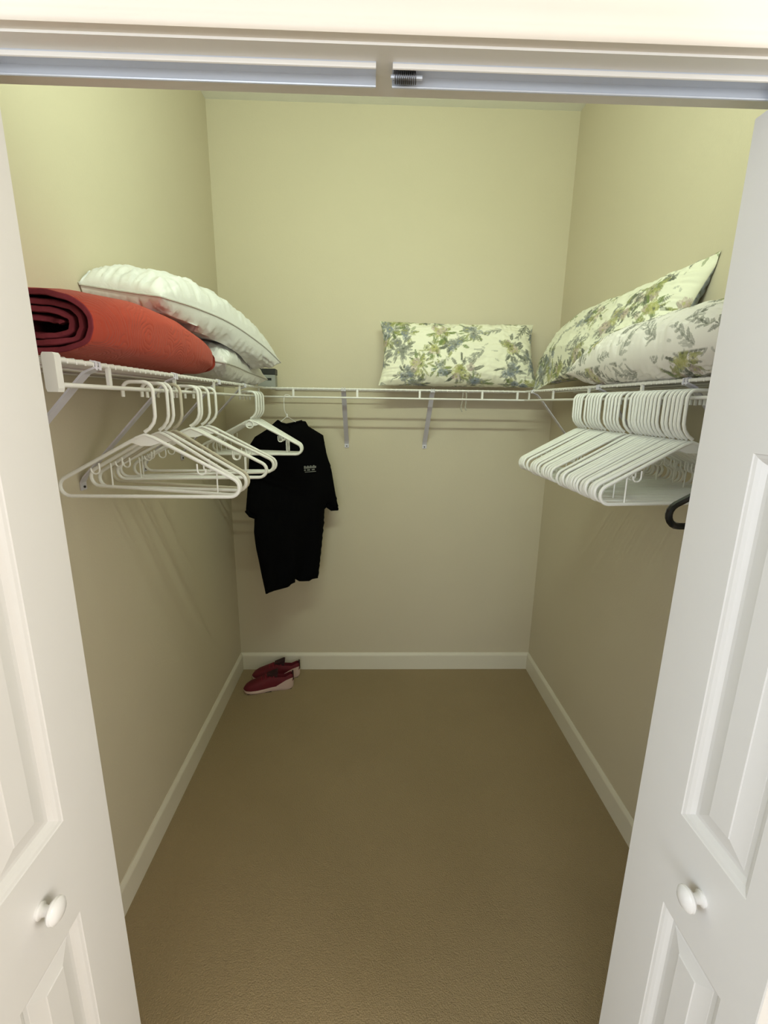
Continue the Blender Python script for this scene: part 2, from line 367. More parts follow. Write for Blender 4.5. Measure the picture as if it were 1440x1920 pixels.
# ------------------------------------------------------------------ wire shelves
def wire_shelf(name, label, frame, length, depth, straps, braces, cap=None):
    # frame(u, v, z): u along the front rail, v from rail (0) to wall (depth)
    o = thing(name, label, 'shelf')
    F = frame
    MB().tube([F(0,0,ZT), F(length,0,ZT)], .0045, 10).build('front_rail', M_wire, o, True)
    MB().tube([F(0,0,ZR), F(length,0,ZR)], .0045, 10).build('hanging_rail', M_wire, o, True)
    MB().tube([F(0,depth-.008,ZT), F(length,depth-.008,ZT)], .0035, 8).build('wall_rail', M_wire, o, True)
    MB().tube([F(0,depth*.5,ZT-.001), F(length,depth*.5,ZT-.001)], .0030, 8).build('middle_rail', M_wire, o, True)
    dk = MB(); n = int(length/.0254)
    for i in range(n):
        u = .012+i*.0254
        dk.tube([F(u,-.0045,ZT-.005), F(u,-.0040,ZT+.002), F(u,0,ZT+.0045), F(u,depth*.5,ZT+.0035), F(u,depth-.006,ZT+.0040)], .0014, 5)
    tag(dk.build('deck_wires', M_wire, o, True), kind='stuff')
    for u in straps:
        b = MB(); a0 = F(u-.005, -.0030, ZR-.002); 
        c = [F(u-.005,-.0032,ZR-.003), F(u+.005,-.0032,ZR-.003), F(u+.005,.0032,ZR-.003), F(u-.005,.0032,ZR-.003),
             F(u-.005,-.0032,ZT+.003), F(u+.005,-.0032,ZT+.003), F(u+.005,.0032,ZT+.003), F(u-.005,.0032,ZT+.003)]
        b.add(c, [(0,3,2,1),(4,5,6,7),(0,1,5,4),(1,2,6,5),(2,3,7,6),(3,0,4,7)]); b.build('rail_strap', M_wire, o)
    for u in braces:
        W = .0120; t = .0040
        path = [(-.006, ZT-.006), (.004, ZT-.010), (.018, ZT-.016), (.04, ZT-.038), (depth-.012, ZT-.275), (depth-.003, ZT-.290), (depth-.003, ZT-.312)]
        def strip(wd, off):
            vs = []; fs = []
            for i, (v, z) in enumerate(path):
                a = path[max(i-1,0)]; c = path[min(i+1,len(path)-1)]; dx, dz = c[0]-a[0], c[1]-a[1]; L = math.hypot(dx, dz)
                nx, nz = -dz/L*t/2, dx/L*t/2
                for du, s in ((-wd,1),(wd,1),(wd,-1),(-wd,-1)): vs.append(F(u+du, v+s*nx, z+s*nz))
            for i in range(len(path)-1):
                for k in range(4): l = (k+1) % 4; fs.append((i*4+k, i*4+l, i*4+4+l, i*4+4+k))
            fs += [(3,2,1,0), tuple((len(path)-1)*4+k for k in range(4))]
            return vs, fs
        br = MB().add(*strip(W, 0)).build('support_brace', M_brace, o)
        MB().tube([F(u, depth-.0045, ZT-.303), F(u, depth-.008, ZT-.303)], .0035, 10).build('screw', M_screw, br, True)
        MB().tube([F(u-.006,-.0062,ZT-.010), F(u-.006,-.0062,ZT+.004), F(u-.006,.004,ZT+.006)], .0025, 6).tube(
            [F(u+.006,-.0062,ZT-.010), F(u+.006,-.0062,ZT+.004), F(u+.006,.004,ZT+.006)], .0025, 6).build('clip', M_brace, br, True)
    if cap is not None:
        b = MB(); c = []
        for (v, z) in [(-.0085,ZR-.012),(.0085,ZR-.012),(.0105,ZR-.006),(.0105,ZT+.006),(.008,ZT+.010),(-.008,ZT+.010),(-.0105,ZT+.006),(-.0105,ZR-.006)]:
            c.append((v, z))
        b.prism(c, cap-.004, cap+.012, lambda v,z,t: F(t, v, z)); b.build('end_cap', M_wire, o)
    return o
Y0S = .800
wire_shelf('wire_shelf', 'white wire shelf on the left wall carrying the rolled red quilt', lambda u,v,z: (XL-v, Y0S+u, z), YB-Y0S, XL-WL,
           [y-Y0S for y in (.969,1.283,1.597,1.903,2.222)], [y-Y0S for y in (.925,1.283,1.64,1.97)], cap=0.0)
wire_shelf('wire_shelf', 'white wire shelf across the back wall under one floral pillow', lambda u,v,z: (XL+u, YB+v, z), XR-XL, DB-YB,
           [x-XL for x in (-.385,-.072,.236,.547,.723)], [x-XL for x in (-.140,.300)])
wire_shelf('wire_shelf', 'white wire shelf on the right wall under two floral pillows', lambda u,v,z: (XR+v, Y0S+u, z), YB-Y0S, WR-XR,
           [y-Y0S for y in (.99,1.317,1.643,1.968,2.27)], [y-Y0S for y in (1.13,1.57,2.215)], cap=0.0)

# ------------------------------------------------------------------ plastic hangers
def hook_path():
    return ([(-.040,-.026),(-.040,-.012)] + arc(-.021,-.011,.019,180,90,5) + arc(.008,-.012,.020,90,0,5) + [(.028,-.055)] +
            [(.0275,-.070),(.023,-.084),(.012,-.098),(.0,-.106)])
def hanger_meshes(m, tubr=.0046, half=.213, ring=False, cz=-.2330):
    out = {}
    hk = MB().tube([(x,0,z+.0045) for x,z in hook_path()], tubr*.92, 8)
    out['hook'] = hk.mesh('hook', m, True)
    fr = MB(); tipx, er = half-.024, .0235
    slope = math.atan2(-.214+.112, tipx)
    pts = []
    # right tip arc from the shoulder line round to the bottom bar
    a0 = 90 + math.degrees(slope)
    R = arc(tipx, cz, er, a0, -90, 8); Lp = [(-x, z) for x, z in R[::-1]]
    loop = [(0.0,-.108),(.02,-.1155)] + R + [(0,cz-er)] + Lp + [(-.02,-.1155)]
    fr.tube([(x,0,z) for x,z in loop], tubr, 8, closed=True)
    out['frame'] = fr.mesh('frame', m, True)
    gp = [(-.045,-.128),(-.02,-.1155),(-.006,-.106),(.006,-.106),(.02,-.1155),(.045,-.128),(.030,-.1275),(.012,-.134),(-.012,-.134),(-.030,-.1275)]
    out['neck_plate'] = MB().prism(gp, -.0026, .0026, lambda a,b,t: (a,t,b)).mesh('neck_plate', m)
    sh = MB(); x0 = .115; z0 = -.112 + math.tan(slope)*x0
    jp = [(x0,z0-.002),(x0,z0-.018)] + arc(x0+.010,z0-.018,.010,180,360,6) + [(x0+.020,z0-.014)]
    sh.tube([(x,0,z) for x,z in jp], .0021, 6)
    out['strap_hook_a'] = sh.mesh('strap_hook', m, True)
    s2 = MB(); s2.tube([(-x,0,z) for x,z in jp], .0021, 6); out['strap_hook_b'] = s2.mesh('strap_hook', m, True)
    st = MB(); xs = .150; st.tube([(xs,0,-.112+math.tan(slope)*xs),(xs,0,cz-er)], .0020, 6); out['strut_a'] = st.mesh('strut', m, True)
    st = MB(); st.tube([(-xs,0,-.112+math.tan(slope)*xs),(-xs,0,cz-er)], .0020, 6); out['strut_b'] = st.mesh('strut', m, True)
    if ring:
        rg = MB(); rr = [(.016*math.cos(2*math.pi*i/20)-.004, -.006, -.126+.016*math.sin(2*math.pi*i/20)) for i in range(20)]
        rg.tube(rr, .0032, 8, closed=True); out['ring'] = rg.mesh('ring', m, True)
    return out
HM = {'w': hanger_meshes(M_plas), 'g': hanger_meshes(M_plasg), 'r': hanger_meshes(M_plas, .0052, .215, True),
      'b': hanger_meshes(M_blk, .0068, .187, False, -.2240)}
def hanger(kind, x, y, toward, yaw, label, group, parts=('hook','frame','neck_plate','strap_hook_a','strap_hook_b'), tilt=0.0, z=ZR):
    # toward = +1 when the closed side of the hook looks to +x
    o = thing('clothes_hanger', label, 'hanger', (x, y, z+.0046), 0, group)
    o.rotation_euler = (0, math.radians(tilt), math.radians(yaw) + (0 if toward > 0 else math.pi))
    for p in parts:
        if p in HM[kind]: obj(p.replace('_a','').replace('_b',''), HM[kind][p], o)
    return o
full = ('hook','frame','neck_plate','strap_hook_a','strap_hook_b')
full2 = full + ('strut_a','strut_b')
GL = 'empty hangers on the left rail'
left = [
 ('w', 1.107,  1, 'white plastic hanger nearest the left door, first on the left rail', full, 0),
 ('w', 1.188, -11, 'white plastic hanger second from the left door on the left rail', full2, 1),
 ('w', 1.214, -11, 'white plastic hanger third from the left door on the left rail', full, -1),
 ('g', 1.272, -14, 'greyish aged plastic hanger fourth on the left rail', ('hook','frame','neck_plate'), 0),
 ('w', 1.385, 8, 'white plastic hanger fifth from the left door on the left rail', full2, 0),
 ('w', 1.410, 8, 'white plastic hanger sixth from the left door on the left rail', full2, 1),
 ('w', 1.472, 8, 'white plastic hanger seventh from the left door on the left rail', full, -1),
 ('w', 1.540, 4, 'white plastic hanger eighth from the left door, beside a gap in the rail', full, 0)]
for k, y, yw, lab, pr, tl in left: hanger(k, XL-.007, y, 1, yw, lab, GL, pr, tl)
for i, y in enumerate((2.045, 2.090, 2.140, 2.190)):
    lab = ('white ringed hanger at the front of the nested bunch before the black shirt' if i == 0 else
           'white hanger %s in the nested bunch before the black shirt' % ('', 'second', 'third', 'rearmost')[i])
    hanger('r', XL, y, 1, 4-6*i, lab, 'nested hangers in the left corner', full2 + (('ring',) if i == 0 else ()), 0)
GR = 'white hangers crowded on the right rail'
NF, NN = 15, 16
ORD = 'first second third fourth fifth sixth seventh eighth ninth tenth eleventh twelfth thirteenth fourteenth fifteenth sixteenth'.split()
for i in range(NF+NN):
    if i < NF: y = 1.690 - .0205*i - .012*(i > 3) - .014*(i > 9)
    else: y = 1.345 - .0165*(i-NF) - .012*(i > NF) - .006*(i > NF+9)
    y += rnd.uniform(-.0015, .0015)
    yw = 2+rnd.uniform(-.7, .7)
    if i == 0: lab = 'white plastic hanger at the far end of the crowded right rail'
    elif i == NF+NN-1: lab = 'white plastic hanger at the near end of the right rail, next to the black one'
    elif i == NF: lab = 'white plastic hanger just after the gap between the two right bunches'
    elif i < NF: lab = 'white plastic hanger %s from the far end of the right rail' % ORD[i]
    else: lab = 'white plastic hanger in the near right bunch, %s after the gap' % ORD[i-NF]
    hanger('w', XR, y, -1, yw, lab, GR, full2 if i % 3 == 0 else full, rnd.uniform(-1.2, 1.2))
hanger('b', XR, .845, -1, 0, 'black plastic hanger half hidden behind the right door', None, full, 0, ZR-.005)

# ------------------------------------------------------------------ pillows
def pillow_grid(L, Wd, T, nu, nv, seed, ear=.06, wr=.006, p=3.2, q=.55):
    """top and bottom surfaces on one closed grid; returns uv (metres), and local xyz arrays for both sides"""
    u = np.sin(np.linspace(-1, 1, nu)*math.pi/2*.94)/math.sin(math.pi/2*.94)
    v = np.sin(np.linspace(-1, 1, nv)*math.pi/2*.94)/math.sin(math.pi/2*.94)
    U, V = np.meshgrid(u, v, indexing='ij')
    x = L/2*U*(1-ear*(1-V**2)*(np.abs(U)**3)); y = Wd/2*V*(1-ear*1.3*(1-U**2)*(np.abs(V)**3))
    h = ((1-np.abs(U)**p)*(1-np.abs(V)**p)).clip(0)**q
    edge = 1-((1-np.abs(U)**6)*(1-np.abs(V)**6))
    near = (1-h)
    nz1 = np.array([[noise.noise((a*7+seed, b*5, seed*1.7)) for b in V[0]] for a in U[:,0]])
    nz2 = np.array([[noise.noise((a*19+seed, b*15, seed*.7)) for b in V[0]] for a in U[:,0]])
    # gathers that run away from the seams
    g = np.array([[noise.noise((b*16, a*3, seed+9)) for b in V[0]] for a in U[:,0]])*np.abs(U)**3 + \
        np.array([[noise.noise((a*22, b*3, seed+4)) for b in V[0]] for a in U[:,0]])*np.abs(V)**3
    zt = T/2*h + (wr*nz1 + wr*.5*nz2 + wr*1.8*g)*np.minimum(1, h*2.2)
    zb = -T/2*h*.92 + (wr*nz1*.8 - wr*.6*nz2 + wr*1.8*g)*np.minimum(1, h*2.2)
    return U, V, x, y, zt, zb
def pillow_mesh(name, grid, place, m, colour=None, colour_b=None):
    U, V, x, y, zt, zb = grid; nu, nv = U.shape
    idx_t = np.arange(nu*nv).reshape(nu, nv); idx_b = np.full((nu, nv), -1); c = nu*nv
    vs = [place(x[i,j], y[i,j], zt[i,j]) for i in range(nu) for j in range(nv)]
    cols = None if colour is None else [tuple(k) for k in colour.reshape(-1, 3)]
    for i in range(nu):
        for j in range(nv):
            if i in (0, nu-1) or j in (0, nv-1): idx_b[i,j] = idx_t[i,j]
            else:
                idx_b[i,j] = c; c += 1; vs.append(place(x[i,j], y[i,j], zb[i,j]))
                if cols is not None: cols.append(tuple(colour_b[i,j]))
    fs = []
    for i in range(nu-1):
        for j in range(nv-1):
            fs.append((idx_t[i,j], idx_t[i+1,j], idx_t[i+1,j+1], idx_t[i,j+1]))
            fs.append((idx_b[i,j], idx_b[i,j+1], idx_b[i+1,j+1], idx_b[i+1,j]))
    me = bpy.data.meshes.new(name); me.from_pydata([tuple(map(float, v)) for v in vs], [], [tuple(map(int, f)) for f in fs])
    me.materials.append(m)
    if cols is not None:
        at = me.color_attributes.new('print', 'FLOAT_COLOR', 'POINT')
        at.data.foreach_set('color', np.array([(*k, 1.0) for k in cols], dtype=np.float32).ravel())
    bm = bmesh.new(); bm.from_mesh(me); bmesh.ops.recalc_face_normals(bm, faces=bm.faces); bm.to_mesh(me); bm.free()
    me.polygons.foreach_set('use_smooth', [True]*len(me.polygons)); me.update()
    return me
def push_out(q, blobs):
    # blobs: (y0, y1, cx, cz, a, b, power): rounded tubes along y that the cloth may not enter
    for (y0, y1, cx, cz, a, b, e) in blobs:
        if y0 < q[1] < y1:
            dx, dz = (q[0]-cx)/a, (q[2]-cz)/b; f = (abs(dx)**e+abs(dz)**e)**(1/e)
            if 1e-6 < f < 1: q = np.array((cx+dx/f*a, q[1], cz+dz/f*b))
    return q
def spine_place(spine, half_dirs, L, blobs=()):
    """bends local x along a spine; half_dirs gives the sideways vector at each spine point"""
    sp = np.array(smooth_path(spine, 10)); hd = np.array(smooth_path(half_dirs, 10)); n = len(sp)
    tg = np.gradient(sp, axis=0)
    def place(x, y, z):
        t = (x/L+.5)*(n-1); t = min(max(t, 0), n-1.001); i = int(t); f = t-i
        P = sp[i]*(1-f)+sp[i+1]*f; T = tg[i]*(1-f)+tg[i+1]*f; T = T/np.linalg.norm(T)
        H = hd[i]*(1-f)+hd[i+1]*f; H = H-T*H.dot(T); H = H/np.linalg.norm(H); Nn = np.cross(T, H)
        if Nn[2] < 0: Nn = -Nn
        q = push_out(P + H*y + Nn*z, blobs)
        mg = .004+.35*max(z, 0)
        return (min(max(q[0], WL+mg), WR-mg), min(q[1], DB-mg), max(q[2], ZT+.0065+.3*max(z, 0)))   # soft: flattens on wall and shelf
    return place
def seam(name, grid, place, m, parent, r=.0028):
    U, V, x, y, zt, zb = grid; nu, nv = U.shape
    loop = [(i, 0) for i in range(nu-1)] + [(nu-1, j) for j in range(nv-1)] + [(i, nv-1) for i in range(nu-1, 0, -1)] + [(0, j) for j in range(nv-1, 0, -1)]
    return MB().tube([place(x[i,j]*1.004, y[i,j]*1.006, zt[i,j]) for i, j in loop], r, 6, closed=True).build(name, m, parent, True)

# white pillows on the left shelf
gA = pillow_grid(.84, .27, .185, 120, 64, 3.0, ear=.04, wr=.008, q=.46)
plA = spine_place([(-.705,1.37,1.938),(-.680,1.56,1.944),(-.635,1.76,1.930),(-.580,1.96,1.882),(-.530,2.14,1.808)],
                  [(.7,-.05,-.10),(.80,0,-.10),(.85,0,-.10),(.85,0,-.10),(.85,.1,-.1)], .84,
                  [(.9,1.60,-.655,1.803,.145,.086,2.7),(1.60,1.69,-.655,1.795,.142,.076,2.7),(1.68,2.20,-.648,1.790,.140,.076,2.4)])
pA = thing('white_pillow', 'plump white piped pillow leaning on the wall above the red quilt', 'pillow', (-.6, 1.65, 1.85))
def child_mesh(name, me, par):
    o = obj(name, me, par); o.matrix_parent_inverse = Matrix.Translation(-par.location); return o
child_mesh('case', pillow_mesh('case', gA, plA, M_satin), pA)
seam('piping', gA, plA, M_piping, pA).matrix_parent_inverse = Matrix.Translation(-pA.location)
gB = pillow_grid(.53, .28, .15, 90, 50, 11.0, wr=.009, q=.48)
plB = spine_place([(-.655,1.715,1.795),(-.650,1.86,1.797),(-.640,2.03,1.783),(-.620,2.215,1.757)], [(.95,0,-.12),(.95,0,-.16),(.95,0,-.16),(.95,0,-.1)], .53)
pB = thing('white_pillow', 'flatter white pillow squeezed between the wire shelf and the upper pillow', 'pillow', (-.64, 1.9, 1.72))
child_mesh('case', pillow_mesh('case', gB, plB, M_satin), pB)
seam('piping', gB, plB, M_piping, pB).matrix_parent_inverse = Matrix.Translation(-pB.location)

# ---- floral prints: colour per vertex, drawn as leaves, sprigs and blossoms
def lin(c): return np.array(srgb(*c)[:3])
def paint_leaf(C, X, Y, x, y, ang, ln, wd, col, alpha=.85):
    dx, dy = X-x, Y-y; c, s = math.cos(ang), math.sin(ang)
    a = (dx*c+dy*s)/ln; b = (-dx*s+dy*c)/wd
    w_ = np.sqrt((a*(1-a)).clip(0))*2*(1-.35*a.clip(0,1))
    m = (a > 0) & (a < 1) & (np.abs(b) < w_)
    k = alpha*np.where(np.abs(b) < .12, .65, 1.0)
    C[m] = C[m]*(1-k[m][:,None]) + col*k[m][:,None]
def paint_flower(C, X, Y, x, y, r, col, ctr, rg):
    a0 = rg.uniform(0, 6)
    for i in range(5):
        a = a0+i*2*math.pi/5; d = (X-x-r*.6*math.cos(a))**2+(Y-y-r*.6*math.sin(a))**2; m = d < (r*.46)**2
        k = .75*np.where(d[m] > (r*.34)**2, 1.0, .62); C[m] = C[m]*(1-k[:,None])+col*k[:,None]
    m = (X-x)**2+(Y-y)**2 < (r*.25)**2; C[m] = C[m]*.2+ctr*.8
GREEN, OLIVE, DARK = lin((112,128,72)), lin((142,146,84)), lin((88,92,78))
BLUE, GREY, YEL, ROSE = lin((124,132,142)), lin((132,134,124)), lin((176,175,112)), lin((186,168,158))
def bouquet(C, X, Y, x, y, s, rg, leafc, flowc, nleaf=22, nfl=9):
    for i in range(nleaf):
        a = rg.uniform(0, 2*math.pi); r = s*rg.uniform(.15, .75)
        paint_leaf(C, X, Y, x+r*math.cos(a)*.8, y+r*math.sin(a)*.6, a+rg.uniform(-.5,.5), s*rg.uniform(.28,.55), s*rg.uniform(.05,.10), leafc[rg.randrange(len(leafc))], rg.uniform(.6,.95))
    for i in range(nfl):
        a = rg.uniform(0, 2*math.pi); r = s*rg.uniform(0, .55); fc = flowc[rg.randrange(len(flowc))]
        paint_flower(C, X, Y, x+r*math.cos(a), y+r*math.sin(a)*.8, s*rg.uniform(.14,.24), fc, DARK if rg.random() < .6 else YEL, rg)
def fronds(C, X, Y, x, y, s, ang, rg, col, n=5):
    for i in range(n):
        t = i/(n-1); px = x+s*t*math.cos(ang); py = y+s*t*math.sin(ang)
        for sd in (-1, 1):
            paint_leaf(C, X, Y, px, py, ang+sd*rg.uniform(.35,.7), s*(.5-.25*t)*rg.uniform(.7,1.1), s*.060, col, rg.uniform(.5,.85))
    paint_leaf(C, X, Y, x, y, ang, s*1.1, s*.035, col, .8)
def cloth_len(c, z):
    d = np.concatenate(([0], np.cumsum(np.hypot(np.diff(c), np.diff(z))))); return d - d[-1]/2
def floral(g, seed, base, dens, frond=0.3, blue=0.4, side=4):
    U, V, x, y = g[:4]; z = g[side]; nu, nv = U.shape
    rg = random.Random(seed)
    X = np.repeat(cloth_len(x[:,nv//2], z[:,nv//2])[:,None], nv, 1); Y = np.repeat(cloth_len(y[nu//2], z[nu//2])[None,:], nu, 0)
    L, Wd = X.max()*2, Y.max()*2
    C = np.ones(U.shape+(3,))*lin(base)
    pts = []
    tries = 0
    while len(pts) < dens and tries < 4000:
        tries += 1; x, y = rg.uniform(-L/2, L/2), rg.uniform(-Wd/2, Wd/2)
        if all((x-a)**2+(y-b)**2 > .075**2 for a, b in pts): pts.append((x, y))
    for (x, y) in pts:
        if rg.random() < frond:
            fronds(C, X, Y, x, y, rg.uniform(.06,.11), rg.uniform(0, 6.28), rg, GREY if rg.random() < .6 else DARK)
        else:
            fl = [BLUE, GREY] if rg.random() < blue else [YEL, OLIVE, ROSE]
            bouquet(C, X, Y, x, y, rg.uniform(.065,.105), rg, [GREEN, OLIVE, DARK] if rg.random() < .6 else [DARK, GREY], fl)
        for i in range(3): paint_leaf(C, X, Y, x+rg.uniform(-.08,.08), y+rg.uniform(-.08,.08), rg.uniform(0,6.28), rg.uniform(.018,.035), .004, GREY, .5)
    return C
def floral_pillow(label, L, Wd, T, seed, spine, dirs, base, dens, frond, blue, loc, ear=.06, wr=.006, back=None, nu=260, nv=150, p=3.2, q=.55, blobs=()):
    g = pillow_grid(L, Wd, T, nu, nv, seed, ear, wr, p, q); pl = spine_place(spine, dirs, L, blobs)
    C = floral(g, seed, base, dens, frond, blue, 4)
    C2 = floral(g, seed+50, back or base, dens, frond, blue, 5)
    o = thing('floral_pillow', label, 'pillow', loc)
    child_mesh('case', pillow_mesh('case', g, pl, M_print, C, C2), o)
    return o
# standing on the back shelf, leaning on the wall
floral_pillow('floral cushion standing on the back shelf against the back wall', .80, .345, .17, 21,
              [(.035,2.440,1.893),(.30,2.442,1.887),(.57,2.442,1.887),(.84,2.452,1.892)], [(0,.36,.93)]*4,
              (232,230,208), 30, .15, .6, (.44, 2.44, 1.716), ear=.06)
# leaning on the right wall
floral_pillow('large floral pillow propped against the right wall, corner pointing up', 1.02, .37, .165, 33,
              [(.950,1.43,1.922),(.935,1.75,1.910),(.915,2.08,1.907),(.870,2.40,1.872)], [(.40,0,.92),(.46,0,.88),(.50,0,.86),(.6,.1,.8)],
              (233,232,212), 40, .25, .3, (.9, 1.9, 1.716), ear=.07, back=(150,156,164), blobs=[(1.2,1.72,.845,1.806,.135,.092,2.3),(1.2,2.6,.44,1.88,.378,.2,8)])
# lying along the right shelf in front
floral_pillow('pale floral pillow with sparse grey leaves lying along the right shelf', 1.0, .27, .182, 47,
              [(.835,.86,1.808),(.838,1.18,1.810),(.843,1.50,1.806),(.855,1.76,1.793)], [(.9,0,.25),(.9,0,.25),(.9,0,.22),(.9,0,.2)],
              (232,228,222), 38, .85, .2, (.84, 1.4, 1.716), nu=400, nv=150)

# ------------------------------------------------------------------ rolled red quilt
def quilt():
    o = thing('rolled_quilt', 'rolled coral red quilt lying along the left wire shelf', 'quilt', (-.66, 1.3, 1.716))
    turns, nt, pitch, th = 3.7, 64, .0162, .0118
    xs = [.0,.004,.012,.03]; ys = []
    ysec = [.930,.9315,.936,.945,.97] + list(np.linspace(1.0, 1.65, 22)) + [1.672,1.692,1.707,1.715]
    n = int(turns*nt)
    def prof(y):       # height and half width of the roll
        H = np.interp(y, [.93,1.05,1.2,1.4,1.58,1.66,1.70,1.715], [.137,.158,.174,.174,.148,.125,.095,.05])
        A = np.interp(y, [.93,1.2,1.5,1.64,1.70,1.715], [.146,.146,.142,.134,.112,.06])
        z0 = np.interp(y, [.93,1.5,1.66,1.715], [1.7175,1.7175,1.722,1.738])
        return H, A, z0
    vs = []; m = 2*(n+1)
    for si, y in enumerate(ysec):
        H, A, z0 = prof(y); outer = []; inner = []
        e = [.62,.88,1,1,1][si] if si < 5 else 1.0
        for i in range(n+1):
            a = 2*math.pi*i/nt; k = a/(2*math.pi)
            ph = -math.pi*.55 - a
            rA = A-.006-pitch*k*1.55; rB = H/2-.006-pitch*k*(H/.150)*.95
            cs, sn = math.cos(ph), math.sin(ph); ex = .72
            cx, cz = math.copysign(abs(cs)**ex, cs), math.copysign(abs(sn)**ex, sn)
            w_ = .0035*noise.noise((3*cx+y*3, cz*3, k*2.0))
            rec = (.010*k + .012*noise.noise((k*3, cs*1.5, 4.2))) if si < 5 else 0.0
            yy = y + (rec if si < 4 else rec*.5) 
            for lst, d in ((outer, th/2*e), (inner, -th/2*e)):
                lst.append((-.655 + cx*(rA+d+w_)*(1.0) , yy, z0+H/2 + cz*(rB+d+w_)))
        vs += outer + inner[::-1]
    fs = []; S_ = len(ysec)
    for s in range(S_-1):
        for k in range(m): l = (k+1) % m; fs.append((s*m+k, s*m+l, (s+1)*m+l, (s+1)*m+k))
    # end faces of the layers
    for s in (0, S_-1):
        for i in range(n): fs.append((s*m+i, s*m+i+1, s*m+m-2-i, s*m+m-1-i))
    mb = MB().add(vs, fs); me = mb.mesh('roll', M_quilt, True)
    me.materials.append(M_quiltin)
    # inside of the roll and cut edges painted maroon, as shaded folds
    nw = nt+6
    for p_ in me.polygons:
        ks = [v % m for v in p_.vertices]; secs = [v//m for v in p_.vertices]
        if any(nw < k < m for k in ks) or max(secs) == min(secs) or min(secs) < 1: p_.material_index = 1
    child_mesh('roll', me, o)
    # closing of the far end
    vsb = []; ring = 40
    for (y, f) in [(1.700,.96),(1.713,.80),(1.720,.45),(1.722,.05)]:
        H, A, z0 = prof(1.700)
        for i in range(ring):
            a = 2*math.pi*i/ring; cs, sn = math.cos(a), math.sin(a)
            vsb.append((-.655+math.copysign(abs(cs)**.72, cs)*(A-.004)*f, y, z0+H/2+math.copysign(abs(sn)**.72, sn)*(H/2-.004)*f))
    fb = [(s*ring+k, s*ring+(k+1) % ring, (s+1)*ring+(k+1) % ring, (s+1)*ring+k) for s in range(3) for k in range(ring)]
    fb.append(tuple(3*ring+k for k in range(ring)))
    child_mesh('folded_end', MB().add(vsb, fb).mesh('folded_end', M_quilt, True), o)
    return o
quilt()

# ------------------------------------------------------------------ small box on the shelf corner
bx = thing('small_box', 'small grey box with black lid behind the white pillows', 'box', (-.540, 2.47, 1.7165), math.radians(4))
MB().box(-.045, .045, -.04, .04, 0, .062, .002).build('body', M_box2, bx)
MB().box(-.047, .047, -.042, .042, .062, .092, .002).build('lid', M_box1, bx)
MB().box(.004, .026, -.0408, -.0398, .034, .046).build('printed_mark', M_box1, bx)

# ------------------------------------------------------------------ clear clip dangling from the back shelf
ck = thing('shelf_clip', 'small clear plastic clip dangling under the back shelf below the floral cushion', 'clip', (.462, YB+.004, ZR))
MB().tube([(-.010,0,.036),(-.012,0,-.01),(-.016,0,-.030),(-.017,.001,-.048),(-.010,.002,-.060)], .0030, 6).build('left_prong', M_clear, ck, True)
MB().tube([(.006,0,.036),(.008,0,.004),(.006,0,-.022),(.004,0,-.038),(.010,0,-.054)], .0034, 6).build('right_prong', M_clear, ck, True)
MB().box(-.013, .010, -.003, .003, .034, .046, .001).build('bridge', M_clear, ck)

# ------------------------------------------------------------------ black shirt on a wire hanger
TH = math.radians(33)
sh = thing('black_shirt', 'short sleeved black shirt with small grey chest logo hanging in the back left corner', 'shirt', (-.42, YB, .66), TH)
OUT = [(-.054,1.557),(-.105,1.515),(-.168,1.480),(-.193,1.446),(-.213,1.272),(-.231,1.130),(-.227,1.113),(-.191,1.087),(-.198,1.011),(-.189,.911),
       (-.164,.736),(-.153,.665),(-.106,.672),(-.034,.674),(-.022,.683),(.013,.697),(.016,.712),(.037,.695),(.098,.682),(.111,.691),(.150,.689),
       (.158,.760),(.180,.899),(.200,1.078),(.204,1.105),(.239,1.074),(.269,1.070),(.280,1.087),(.267,1.161),(.243,1.295),(.215,1.388),(.198,1.478),
       (.114,1.526),(.099,1.551),(.076,1.554),(.038,1.536),(.003,1.528),(-.030,1.534)]
def resample(poly, step):
    out = []
    for i in range(len(poly)):
        a, b = np.array(poly[i]), np.array(poly[(i+1) % len(poly)]); k = max(1, int(np.linalg.norm(b-a)/step))
        for j in range(k): out.append(tuple(a+(b-a)*j/k))
    return out
def inside(pt, poly):
    x, y = pt; c = False; n = len(poly); j = n-1
    for i in range(n):
        if (poly[i][1] > y) != (poly[j][1] > y) and x < (poly[j][0]-poly[i][0])*(y-poly[i][1])/(poly[j][1]-poly[i][1])+poly[i][0]: c = not c
        j = i
    return c
bnd = resample(OUT, .014); B = np.array(bnd)
inner = []
for i in range(40):
    for j in range(66):
        q = (-.24+i*.014+(j % 2)*.007, .66+j*.014)
        if inside(q, bnd) and np.min(np.hypot(*(B-np.array(q)).T)) > .008: inner.append(q)
allp = [Vector(q) for q in bnd+inner]; nb = len(bnd)
rv, re, rf, _, _, _ = delaunay_2d_cdt(allp, [(i, (i+1) % nb) for i in range(nb)], [list(range(nb))], 1, 1e-5)
R = np.array([(q.x, q.y) for q in rv]); dist = np.array([np.min(np.hypot(*(B-q).T)) for q in R])
def shirt_y(q, d, s):
    bul = .045*math.sqrt(max(0, 1-math.exp(-d/.035)))
    fold = .014*math.sin(q[0]*42+1.2*math.sin(q[1]*5))*min(1, d/.05)*max(0, min(1, (1.35-q[1])/.5))
    return s*bul*(.9 if s > 0 else 1.0) + fold + .006*noise.noise((q[0]*12, q[1]*9, 2.0+s))
vs = []; fs = []; nR = len(R); bidx = [i for i in range(nR) if dist[i] < 1e-4]; mapb = {}
for i in range(nR): vs.append((R[i][0], shirt_y(R[i], dist[i], -1), R[i][1]-.66))
for i in range(nR):
    if dist[i] < 1e-4: mapb[i] = i
    else: mapb[i] = len(vs); vs.append((R[i][0], shirt_y(R[i], dist[i], 1), R[i][1]-.66))
